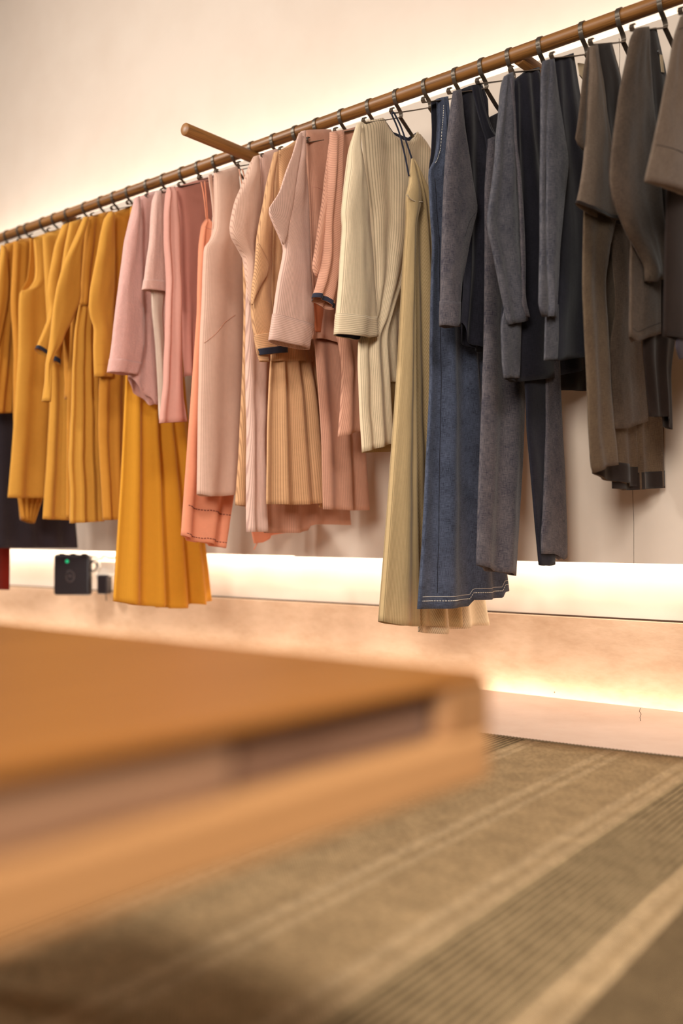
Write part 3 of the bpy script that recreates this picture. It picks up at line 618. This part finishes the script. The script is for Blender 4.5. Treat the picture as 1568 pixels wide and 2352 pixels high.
# 1049
g, X = garment(1049, 'dress', 'long indigo denim sleeveless dress with white hem stitching', 'dress', 'long indigo denim dress')
c = Cloth(X-.012, [(990, 234), (992, 300), (990, 350), (985, 388)], [(1003, 228), (1010, 300), (1010, 350), (1010, 400)], b=.003); c.mesh('back_strap', M['chambray_dark_shaded'], g)
c = Cloth(X, [(1003, 227), (1006, 278), (1003, 341), (997, 371), (985, 388), (988, 469), (994, 565), (990, 688), (988, 880), (981, 1033), (972, 1224), (960, 1399)], [(1028, 222), (1034, 290), (1064, 400), (1100, 600), (1126, 900), (1143, 1150), (1166, 1356)], B=[(1010, 1397), (1070, 1392), (1074, 1378), (1110, 1376), (1147, 1373), (1151, 1359)], b=.010, bbot=.018, folds=2.6, amp=.011, grow=.4, wr=.0015, ph=.6)
c.mesh('body', M['denim'], g, nu=56)
c.stitch('armhole_stitch', M['stitch'], g, [(.16, .015), (.10, .06), (.08, .10), (.02, .135)], 26, r=.0008)
c.stitch('hem_stitch', M['stitch'], g, [(.02, .985), (.98, .985)], 60, r=.0010)
c.seam('hem_seam', M['stitch'], g, [(.02, .977), (.98, .977)], r=.0005, off=.0014, n=60)
c.seam('side_seam', M['chambray_dark_shaded'], g, [(.10, .17), (.12, .5), (.14, .97)], r=.0009)
# 1109
g, X = garment(1109, 'shirt', 'grey-blue chambray shirt with narrow buttoned sleeve cuff', 'shirt', 'grey-blue chambray shirt')
c = Cloth(X-.008, [(1052, 208), (1066, 400), (1068, 600), (1060, 740)], [(1158, 290), (1160, 500), (1158, 812)], T=[(1080, 197), (1100, 194), (1107, 215), (1112, 250), (1122, 290), (1134, 316), (1146, 300)], B=[(1063, 776), (1080, 793), (1106, 806)], b=.010, folds=3, amp=.008, grow=.2); c.mesh('body', M['chambray_dark_shaded'], g, nu=40)
c = Cloth(X-.018, [(1116, 274), (1118, 330)], [(1146, 258), (1150, 330)], b=.004); c.mesh('collar', M['chambray_dark_shaded'], g)
bm = bmesh.new(); bmesh.ops.create_uvsphere(bm, u_segments=10, v_segments=6, radius=.0025, matrix=Matrix.Translation(at_x(1124, 303, X+.006))); bm_obj('button', bm, M['stitch'], g)
c = Cloth(X+.014, [(1040, 210), (1035, 233), (1030, 271), (1023, 346), (1018, 445), (1015, 545), (1011, 669), (1010, 746)], [(1058, 206), (1062, 243), (1066, 296), (1073, 346), (1083, 420), (1094, 470), (1095, 487), (1087, 520), (1077, 560), (1069, 610), (1061, 650), (1058, 692), (1055, 750)], B=[(1030, 753)], b=.014, wr=.003)
c.mesh('sleeve', M['chambray'], g); c.mesh('cuff', M['chambray'], g, t0=.90, off=.0015)
c.seam('elbow_crease', M['chambray_dark_shaded'], g, [(.95, .48), (.7, .55), (.6, .62)], r=.0004)
# 1172
g, X = garment(1172, 'dress', 'dark blue-grey long tunic dress with straight slanting hem', 'dress', 'long blue-grey tunic dress')
c = Cloth(X, [(1120, 320), (1112, 430), (1113, 600), (1110, 800), (1106, 918), (1100, 1071), (1095, 1224), (1093, 1297)], [(1165, 300), (1195, 500), (1206, 880), (1202, 1033), (1191, 1224), (1185, 1323)], B=[(1130, 1312), (1160, 1316)], b=.012, folds=1.6, amp=.007, grow=.3, wr=.002, ph=.1); c.mesh('body', M['chambray'], g, nu=34)
c = Cloth(X-.004, [(1083, 200), (1095, 250), (1116, 320), (1118, 360)], [(1103, 194), (1110, 240), (1126, 300), (1160, 330)], b=.004, wr=.002); c.mesh('strap', M['chambray_dark_shaded'], g)
# 1243
g, X = garment(1243, 'shirt', 'slate grey-blue shirt with open split cuff', 'shirt', 'slate grey-blue shirt')
c = Cloth(X-.02, [(1215, 700), (1235, 850), (1243, 894)], [(1370, 700), (1365, 860), (1352, 898)], b=.004, folds=2, amp=.004); c.mesh('inner_layer', M['brown_dark_shaded'], g)
c = Cloth(X-.004, [(1178, 188), (1180, 400), (1168, 600), (1148, 740), (1152, 841), (1156, 870)], [(1238, 154), (1256, 300), (1320, 550), (1345, 700), (1350, 845)], T=[(1210, 163)], B=[(1180, 877), (1202, 876), (1250, 870), (1312, 856)], b=.010, folds=2.4, amp=.008, grow=.3, ph=.3); c.mesh('body', M['chambray_dark_shaded'], g, nu=40)
c = Cloth(X+.004, [(1160, 700), (1150, 745), (1153, 841), (1157, 869)], [(1196, 700), (1196, 760), (1194, 841), (1192, 868)], b=.006, top=.0); c.mesh('side_facing', M['slate'], g)
c = Cloth(X+.012, [(1157, 178), (1149, 221), (1143, 280), (1136, 354), (1128, 429), (1118, 503), (1121, 537), (1129, 570), (1148, 669), (1157, 707), (1165, 746)], [(1178, 164), (1178, 230), (1182, 300), (1188, 396), (1196, 479), (1201, 570), (1206, 669), (1213, 735)], B=[(1190, 741)], b=.010, wr=.0025, folds=1.4, amp=.005, grow=.1, ph=.4); c.mesh('sleeve', M['slate'], g)
c = Cloth(X+.026, [(1172, 180), (1177, 250), (1181, 329), (1187, 396), (1193, 500), (1196, 600), (1198, 660), (1196, 695), (1206, 726)], [(1178, 180), (1183, 250), (1187, 329), (1195, 396), (1203, 500), (1206, 600), (1206, 669), (1207, 692), (1216, 729)], b=.003, wr=.0005); c.mesh('sleeve_placket', M['chambray'], g)
# trousers
e = empty('trousers', (H[1243]-.012, 2.05, .8)); tag(e, 'dark chambray trousers hanging below the slate grey-blue shirt', 'trousers', 'clothes hanging on the rail')
X = H[1243]-.012
c = Cloth(X, [(1200, 800), (1206, 895), (1210, 994), (1224, 1148), (1234, 1262), (1237, 1297)], [(1262, 800), (1266, 895), (1270, 994), (1274, 1148), (1275, 1262), (1274, 1296)], B=[(1255, 1300)], b=.007, wr=.0015); c.mesh('leg', M['chambray_dark_shaded'], e)
c = Cloth(X+.008, [(1248, 800), (1252, 895), (1252, 994), (1247, 1148), (1242, 1230), (1243, 1272)], [(1284, 800), (1286, 902), (1290, 994), (1297, 1109), (1301, 1224), (1302, 1278)], B=[(1268, 1272), (1290, 1286)], b=.008, wr=.002); c.mesh('leg', M['chambray'], e)
# 1340
g, X = garment(1340, 'shirt', 'slate blue shirt with sleeve folded in two narrow pleats', 'shirt', 'slate blue shirt')
c = Cloth(X-.008, [(1268, 138), (1275, 400), (1270, 600), (1256, 740), (1250, 828)], [(1316, 122), (1345, 300), (1400, 500), (1420, 700), (1425, 812)], B=[(1282, 829), (1342, 820)], b=.007, folds=2, amp=.005, grow=.3); c.mesh('body', M['chambray_dark_shaded'], g)
c = Cloth(X+.0, [(1254, 700), (1252, 760), (1250, 827)], [(1282, 700), (1282, 760), (1279, 827)], b=.004, top=0); c.mesh('side_facing', M['slate'], g)
c = Cloth(X+.010, [(1256, 139), (1255, 300), (1254, 500), (1256, 600), (1260, 690), (1258, 726)], [(1272, 135), (1281, 209), (1294, 298), (1306, 373), (1296, 463), (1286, 567), (1282, 669), (1279, 730)], b=.007, wr=.002, folds=1, amp=.003); c.mesh('sleeve', M['slate'], g)
c = Cloth(X+.014, [(1246, 141), (1242, 167), (1240, 298), (1240, 448), (1239, 597), (1237, 669), (1236, 702), (1244, 724)], [(1262, 136), (1257, 200), (1252, 298), (1251, 448), (1252, 597), (1257, 669), (1259, 700), (1256, 728)], b=.005, wr=.001); c.mesh('sleeve_fold', M['slate'], g)
c = Cloth(X-.014, [(1326, 145), (1330, 172)], [(1344, 148), (1344, 190)], b=.001, wr=0, top=0); c.mesh('neck_label', M['tag'], g)
# 1425
g, X = garment(1425, 'blouse', 'brown blouse with wide short sleeve and sheer side-slit hem', 'blouse', 'brown wide-short-sleeved blouse')
c = Cloth(X-.032, [(1400, 520), (1400, 800), (1403, 1000), (1406, 1122)], [(1500, 520), (1530, 800), (1540, 950), (1545, 1107)], B=[(1444, 1126), (1514, 1121), (1517, 1108)], b=.006, folds=3.2, amp=.008, grow=.3, wr=0); c.mesh('long_slip', M['sheer_brown'], g, nu=50); c.mesh('long_slip_hem', M['brown_dark_shaded'], g, t0=.935, off=.001)
c = Cloth(X-.024, [(1350, 520), (1356, 900), (1361, 1087)], [(1450, 520), (1455, 880), (1467, 1117)], B=[(1385, 1100), (1440, 1111), (1450, 1117)], b=.004, folds=2, amp=.006); c.mesh('slip', M['sheer_brown'], g); c.mesh('slip_hem', M['brown_dark_shaded'], g, t0=.925, off=.001)
c = Cloth(X-.012, [(1400, 500), (1412, 680), (1412, 720), (1400, 790), (1404, 875), (1410, 985)], [(1466, 500), (1470, 785), (1480, 875), (1488, 967)], B=[(1436, 984)], b=.005, folds=1, amp=.004); c.mesh('back_panel', M['brown'], g)
c = Cloth(X-.002, [(1363, 110), (1352, 300), (1340, 500), (1337, 661), (1341, 763), (1347, 875), (1351, 988), (1356, 1070), (1361, 1087)], [(1425, 188), (1440, 330), (1420, 480), (1398, 580), (1389, 654), (1397, 785), (1402, 875), (1408, 966), (1417, 1067)], T=[(1378, 102), (1399, 99), (1410, 140)], B=[(1385, 1072)], b=.006, bbot=.008, folds=1.5, amp=.004, wr=.002); c.mesh('body', M['sheer_brown'], g)
c = Cloth(X+.007, [(1364, 106), (1372, 250), (1392, 400), (1400, 500)], [(1400, 100), (1426, 190), (1440, 330), (1450, 520)], b=.006, wr=.002, folds=1.5, amp=.004); c.mesh('shoulder_yoke', M['brown_dark_shaded'], g)
c = Cloth(X+.004, [(1351, 108), (1341, 143), (1334, 211), (1327, 279), (1320, 322), (1330, 337), (1341, 347)], [(1356, 110), (1354, 160), (1352, 211), (1350, 279), (1348, 310), (1346, 335), (1345, 347)], b=.004, wr=.002); c.mesh('sleeve_fold', M['brown'], g)
c = Cloth(X+.014, [(1354, 107), (1350, 177), (1346, 296), (1338, 382), (1329, 440), (1322, 466)], [(1372, 103), (1376, 143), (1385, 194), (1393, 262), (1403, 322), (1412, 420), (1423, 505)], B=[(1338, 479), (1365, 492), (1395, 501)], b=.010, wr=.002, folds=1, amp=.003); c.mesh('sleeve', M['taupe'], g); c.mesh('hem_binding', M['brown_dark_shaded'], g, t0=.98, off=.0012)
# 1521
g, X = garment(1521, 'dress', 'dark brown long-sleeved layered dress with sheer slip hem', 'dress', 'dark brown layered dress')
c = Cloth(X-.006, [(1469, 72), (1484, 300), (1488, 560), (1474, 790), (1490, 957)], [(1506, 64), (1532, 180), (1546, 500), (1552, 760), (1540, 850), (1544, 987)], B=[(1524, 957), (1526, 976)], b=.007, folds=2, amp=.005, wr=.001); c.mesh('body', M['brown_dark_shaded'], g)
c = Cloth(X+.000, [(1452, 480), (1447, 584), (1445, 772)], [(1516, 480), (1517, 600), (1516, 766)], B=[(1459, 786), (1480, 776)], b=.008, wr=.002); c.mesh('far_sleeve', M['brown'], g); c.seam('cuff_seam', M['brown_dark_shaded'], g, [(.03, .93), (.97, .91)], r=.0006)
c = Cloth(X+.014, [(1458, 66), (1447, 84), (1435, 142), (1420, 219), (1409, 296), (1400, 382), (1399, 412), (1407, 463), (1437, 537), (1458, 570), (1478, 610), (1479, 645)], [(1490, 63), (1492, 142), (1498, 211), (1505, 279), (1516, 418), (1524, 507), (1531, 575), (1541, 640)], B=[(1493, 650), (1510, 642)], b=.010, wr=.002, folds=1.2, amp=.004); c.mesh('sleeve', M['brown'], g)
tg = at_x(1519, 140, X+.004)
bm = bmesh.new(); add_box(bm, tg.x-.0006, tg.x+.0006, tg.y-.007, tg.y+.007, tg.z-.022, tg.z+.012, Matrix.Rotation(.25, 3, 'X'), tg); bm_obj('price_tag', bm, M['tag'], g)
bm = bmesh.new(); bmesh.ops.create_cone(bm, cap_ends=True, segments=14, radius1=.0045, radius2=.0035, depth=.002, matrix=Matrix.Translation(at_x(1512, 118, X+.006))@Matrix.Rotation(D90, 4, 'Y')); bm_obj('button', bm, M['button'], g)
# 1620
g, X = garment(1620, 'blouse', 'taupe short-sleeved blouse cut off by the right edge of the photo', 'blouse', 'taupe blouse at the right edge')
c = Cloth(X-.006, [(1570, 60), (1545, 300), (1530, 450), (1526, 600), (1523, 770)], [W(2.17, 1.41), W(2.15, 1.1), W(2.16, .80)], b=.012, folds=2, amp=.006); c.mesh('body', M['brown_dark_shaded'], g)
c = Cloth(X+.0, [(1560, 740), (1550, 795), (1560, 826)], [(1610, 740), (1612, 812)], b=.006); c.mesh('far_sleeve', M['charcoal'], g)
c = Cloth(X+.018, [(1562, 40), (1553, 66), (1546, 88), (1536, 142), (1515, 254), (1497, 339), (1479, 416)], [(1600, 20), (1620, 150), (1636, 300), (1650, 460)], B=[(1510, 425), (1545, 435), (1590, 448)], b=.008, wr=.002, folds=1.4, amp=.004); c.mesh('sleeve', M['taupe'], g)
c.seam('shoulder_seam', M['brown_dark_shaded'], g, [(.02, .10), (.6, .04)], r=.0008)
c.seam('hem_seam', M['brown_dark_shaded'], g, [(.02, .79), (.98, .82)], r=.0006)

# ------------------------------------------------------------------ rug
RS = -.08  # stripes run along Y with a slight lean
def rug_material():
    m, nt, bs, out = newmat('striped_wool_rug')
    tc = N(nt, 'ShaderNodeTexCoord'); uv = tc.outputs['UV']
    sp = N(nt, 'ShaderNodeSeparateXYZ'); nt.links.new(uv, sp.inputs[0])
    wob = noise_tex(nt, uv, 6, 2)
    s = mth(nt, 'ADD', sp.outputs[0], mth(nt, 'MULTIPLY', mth(nt, 'SUBTRACT', wob, .5), .006))
    tan, lt, dk, sand = lin((158, 134, 100)), lin((190, 160, 122)), lin((116, 95, 68)), lin((174, 144, 106))
    x0, x1 = -1.3, -.1
    def f(v): return (v-x0)/(x1-x0)
    mr = N(nt, 'ShaderNodeMapRange'); mr.inputs[1].default_value = x0; mr.inputs[2].default_value = x1
    nt.links.new(s, mr.inputs[0])
    base = N(nt, 'ShaderNodeValToRGB'); base.color_ramp.interpolation = 'CONSTANT'
    stops = [(-1.3, dk), (-.872, lt), (-.858, sand), (-.850, lt), (-.838, sand), (-.705, lt), (-.688, sand), (-.676, lt), (-.660, sand),
             (-.555, lt), (-.538, sand), (-.528, lt), (-.512, dk), (-.378, lt), (-.362, sand), (-.350, lt), (-.336, dk), (-.20, lt), (-.18, sand)]
    el = base.color_ramp.elements
    while len(el) < len(stops): el.new(.5)
    for e, (p, c) in zip(el, stops): e.position = f(p); e.color = c
    nt.links.new(mr.outputs[0], base.inputs[0])
    mask = N(nt, 'ShaderNodeValToRGB'); mask.color_ramp.interpolation = 'CONSTANT'
    mst = [(-1.3, 1), (-.872, 0), (-.512, 1), (-.378, 0)]
    el = mask.color_ramp.elements
    while len(el) < len(mst): el.new(.5)
    for e, (p, c) in zip(el, mst): e.position = f(p); e.color = (c, c, c, 1)
    nt.links.new(mr.outputs[0], mask.inputs[0])
    # ribs: dark and light cords along the stripes
    fr = mth(nt, 'FRACT', mth(nt, 'MULTIPLY', s, 1/.0105))
    rib = mth(nt, 'ABSOLUTE', mth(nt, 'SUBTRACT', fr, .5))
    ribc = ramp(nt, rib, [(.10, lin((72, 55, 42))), (.24, lin((170, 144, 106)))])
    col = mixrgb(nt, mask.outputs[0], base.outputs[0], ribc)
    # weft bumps across
    wv = mth(nt, 'MULTIPLY', mth(nt, 'SINE', mth(nt, 'MULTIPLY', sp.outputs[1], 2*math.pi/.0052)), 1)
    wu = mth(nt, 'SINE', mth(nt, 'MULTIPLY', sp.outputs[0], 2*math.pi/.0052))
    weave = mth(nt, 'MULTIPLY', wv, wu)
    n1 = noise_tex(nt, uv, 140, 3, .6); n2 = noise_tex(nt, uv, 22, 3, .6)
    vv = mth(nt, 'ADD', mth(nt, 'MULTIPLY', n1, .6), mth(nt, 'ADD', mth(nt, 'MULTIPLY', n2, .35), mth(nt, 'MULTIPLY', weave, .07)))
    fac = ramp(nt, vv, [(.40, (.68, .66, .62, 1)), (.58, (1.14, 1.12, 1.08, 1))])
    col = mixrgb(nt, 1.0, col, fac, 'MULTIPLY')
    nt.links.new(col, bs.inputs['Base Color']); bs.inputs['Roughness'].default_value = .95; bs.inputs['Specular IOR Level'].default_value = .1
    bp = N(nt, 'ShaderNodeBump'); bp.inputs['Strength'].default_value = .8; bp.inputs['Distance'].default_value = .0016
    hh = mth(nt, 'ADD', weave, mth(nt, 'ADD', n1, mth(nt, 'MULTIPLY', mth(nt, 'MULTIPLY', rib, mask.outputs[0]), 3)))
    nt.links.new(hh, bp.inputs['Height']); nt.links.new(bp.outputs[0], bs.inputs['Normal'])
    return m
M['rug'] = rug_material()
def rug_edge_y(x): return 1.930+.107*x+.004*math.sin(x*9)
nx, ny = 60, 40
V, Fc, UV = [], [], []
for i in range(nx+1):
    x = -1.75+2.2*i/nx
    for j in range(ny+1):
        yy = -1.2+(rug_edge_y(x)+1.2)*j/ny
        xx = x
        V.append((xx, yy, .009)); UV.append((xx-RS*yy, yy))
for i in range(nx):
    for j in range(ny):
        a = i*(ny+1)+j; Fc.append((a, a+ny+1, a+ny+2, a+1))
rug = empty('rug', (-.65, .4, 0)); tag(rug, 'flat-woven tan wool rug with pale pinstripes and dark ribbed bands', 'rug')
o = link_mesh('weave', V, Fc, M['rug'], rug, UV); md = o.modifiers.new('t', 'SOLIDIFY'); md.thickness = .0085; md.offset = -1
# twisted cord binding on the far edge
M['cord'] = simple('dark_olive_cord', (96, 74, 48), .95)
V, Fc = [], []; x = -1.75; k = 0
while x < .45:
    a = Vector((x, rug_edge_y(x)-.001, .006)); c = Vector((x+.0085, rug_edge_y(x+.0085)+.004, .010))
    v, f = tube_data([a, a.lerp(c, .3), a.lerp(c, .7), c], [.001, .0034, .0034, .001], 6); n0 = len(V); V += v; Fc += [tuple(q+n0 for q in ff) for ff in f]
    x += .0072
link_mesh('cord_binding', V, Fc, M['cord'], rug)

# ------------------------------------------------------------------ low display table, close to the camera
tx1, ty0, ty1, tz = -.330, -.30, .556, .336
def rounded_slab(name, x0, x1, y0, y1, z0, z1, r, mat, parent, bev=.004):
    P = []
    for cx, cy, a0 in ((x1-r, y1-r, 0), (x0+r, y1-r, 90), (x0+r, y0+r, 180), (x1-r, y0+r, 270)):
        for k in range(9):
            a = math.radians(a0+90*k/8); P.append((cx+r*math.cos(a), cy+r*math.sin(a)))
    n = len(P); V = [(x, y, z0) for x, y in P]+[(x, y, z1) for x, y in P]
    Fc = [tuple(range(n))[::-1], tuple(range(n, 2*n))]+[(i, (i+1) % n, (i+1) % n+n, i+n) for i in range(n)]
    o = link_mesh(name, V, Fc, mat, parent, smooth=False)
    b = o.modifiers.new('bevel', 'BEVEL'); b.width = bev; b.segments = 3; b.limit_method = 'ANGLE'; b.angle_limit = math.radians(50)
    return o
tb = empty('display_table', (-.68, .1, 0)); tag(tb, 'low honey-coloured wooden table with rounded corner, blurred in the foreground', 'table')
rounded_slab('tabletop', -1.02, tx1, ty0, ty1, tz-.006, tz, .022, M['table_wood'], tb)
rounded_slab('shelf', -1.02, tx1+.003, ty0, ty1, tz-.066, tz-.036, .022, M['shelf_wood'], tb)
for (x0, x1, y0, y1) in ((tx1-.035, tx1-.001, ty1-.055, ty1-.001), (tx1-.035, tx1-.001, ty0+.001, ty0+.06), (-1.019, -.98, ty1-.055, ty1-.001), (-1.019, -.98, ty0+.001, ty0+.06)):
    rounded_slab('corner_post', x0, x1, y0, y1, tz-.036, tz-.006, .012, M['post_wood'], tb, .002)
for x, y in ((-.94, .46), (-.94, -.22), (-.42, -.22)):
    if True:
        V, Fc = tube_data([(x, y, .0095), (x, y, tz-.066)], [.014, .02], 16); link_mesh('leg', V, Fc, M['table_wood'], tb)
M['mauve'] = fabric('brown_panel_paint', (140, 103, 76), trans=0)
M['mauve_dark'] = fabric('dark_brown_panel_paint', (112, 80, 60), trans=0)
def recessed(x0, x1, y0, y1, z0, z1, m, label):
    bm = bmesh.new()
    add_box(bm, x0, x1, y0, y1, z0, z1)
    bmesh.ops.subdivide_edges(bm, edges=bm.edges[:], cuts=5, use_grid_fill=True)
    for v in bm.verts:
        v.co.x += .003*noise.noise(v.co*40); v.co.z += .0015*noise.noise(v.co*30+Vector((3, 3, 3)))
    o = bm_obj('recessed_panel', bm, m, tb, .004, 3, True); o['label'] = label
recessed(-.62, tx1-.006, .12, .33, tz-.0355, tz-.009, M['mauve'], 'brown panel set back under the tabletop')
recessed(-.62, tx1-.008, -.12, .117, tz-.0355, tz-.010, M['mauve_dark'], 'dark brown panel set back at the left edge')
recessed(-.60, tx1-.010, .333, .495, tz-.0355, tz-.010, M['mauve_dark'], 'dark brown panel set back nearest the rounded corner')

# ------------------------------------------------------------------ router and socket under the panel
def local_frame(px, py, Y, yawdeg):
    p = at_y(px, py, Y); return p, Matrix.Rotation(math.radians(yawdeg), 4, 'Z')
p, Rm = local_frame(168, 1320, 2.33, 34)
rt = empty('router', p); tag(rt, 'black square router box with green light under the panel', 'router')
def lbox(parent, name, p, Rm, cx, cy, cz, sx, sy, sz, mat, bevel):
    bm = bmesh.new(); add_box(bm, cx-sx/2, cx+sx/2, cy-sy/2, cy+sy/2, cz-sz/2, cz+sz/2)
    bmesh.ops.transform(bm, matrix=Matrix.Translation(p)@Rm, verts=bm.verts)
    return bm_obj(name, bm, mat, parent, bevel, 4)
lbox(rt, 'case', p, Rm, 0, .0, 0, .146, .034, .158, M['black_plastic'], .011)
for dx in (-.045, 0, .045): lbox(rt, 'antenna_stub', p, Rm, dx, 0, .080, .022, .012, .006, M['black_plastic'], .002)
def disc(parent, name, p, Rm, cx, cy, cz, r, th, mat):
    bm = bmesh.new(); bmesh.ops.create_cone(bm, cap_ends=True, segments=24, radius1=r, radius2=r, depth=th, matrix=Matrix.Translation(p)@Rm@Matrix.Translation((cx, cy, cz))@Matrix.Rotation(D90, 4, 'X'))
    return bm_obj(name, bm, mat, parent)
disc(rt, 'status_light', p, Rm, -.018, -.0175, .052, .0065, .002, M['green_led'])
def ring(parent, name, p, Rm, cx, cz, r, tr, y, mat):
    pts = [(Matrix.Translation(p)@Rm)@Vector((cx+r*math.cos(a), y, cz+r*1.35*math.sin(a))) for a in [2*math.pi*k/24 for k in range(25)]]
    return tube(name, pts, tr, mat, parent, 6)
ring(rt, 'printed_ring', p, Rm, -.006, -.006, .016, .003, -.0165, M['grey_ring']); disc(rt, 'printed_dot', p, Rm, -.006, -.0172, -.004, .007, .0012, M['grey_ring'])
p, Rm = local_frame(243, 1310, 2.40, 22)
sk = empty('power_strip', p); tag(sk, 'white power socket strip beside the router, half behind the long golden dress', 'power strip')
lbox(sk, 'case', p, Rm, .01, 0, .012, .085, .03, .05, M['white_plastic'], .006)
lbox(sk, 'rim', p, Rm, .01, -.004, -.018, .09, .034, .012, M['white_plastic'], .004)
p2, Rm2 = local_frame(240, 1342, 2.385, 26)
ad = empty('power_adapter', p2); tag(ad, 'small black power adapter plugged in below the white socket', 'power adapter')
lbox(ad, 'case', p2, Rm2, 0, 0, 0, .042, .045, .074, M['black_plastic'], .006)
o = tube('cord', [at_y(240, 1360, 2.385), at_y(243, 1368, 2.388), at_y(244, 1380, 2.39)], .0018, M['black_plastic'], ad, 8)
for k, (pts, m, lb) in enumerate([
    ([(206, 1282), (218, 1278), (230, 1284), (240, 1276), (252, 1282), (266, 1280)], 'white_plastic', 'white cable looping above the socket strip'),
    ([(205, 1300), (214, 1290), (222, 1298), (216, 1312), (208, 1306)], 'black_plastic', 'black cable coiled at the side of the router'),
    ([(212, 1288), (224, 1286), (228, 1302), (222, 1320), (226, 1336)], 'white_plastic', 'white cable hanging between router and black adapter'),
    ([(179, 1262), (180, 1270), (178, 1276)], 'white_plastic', 'thin pale cable rising from the top of the router')]):
    o = tube('cable', smooth_path([at_y(a, b, 2.36+.008*k) for a, b in pts], 8), .0034 if k < 3 else .0015, M[m], n=8)
    tag(o, lb, 'cable', 'cables beside the router')
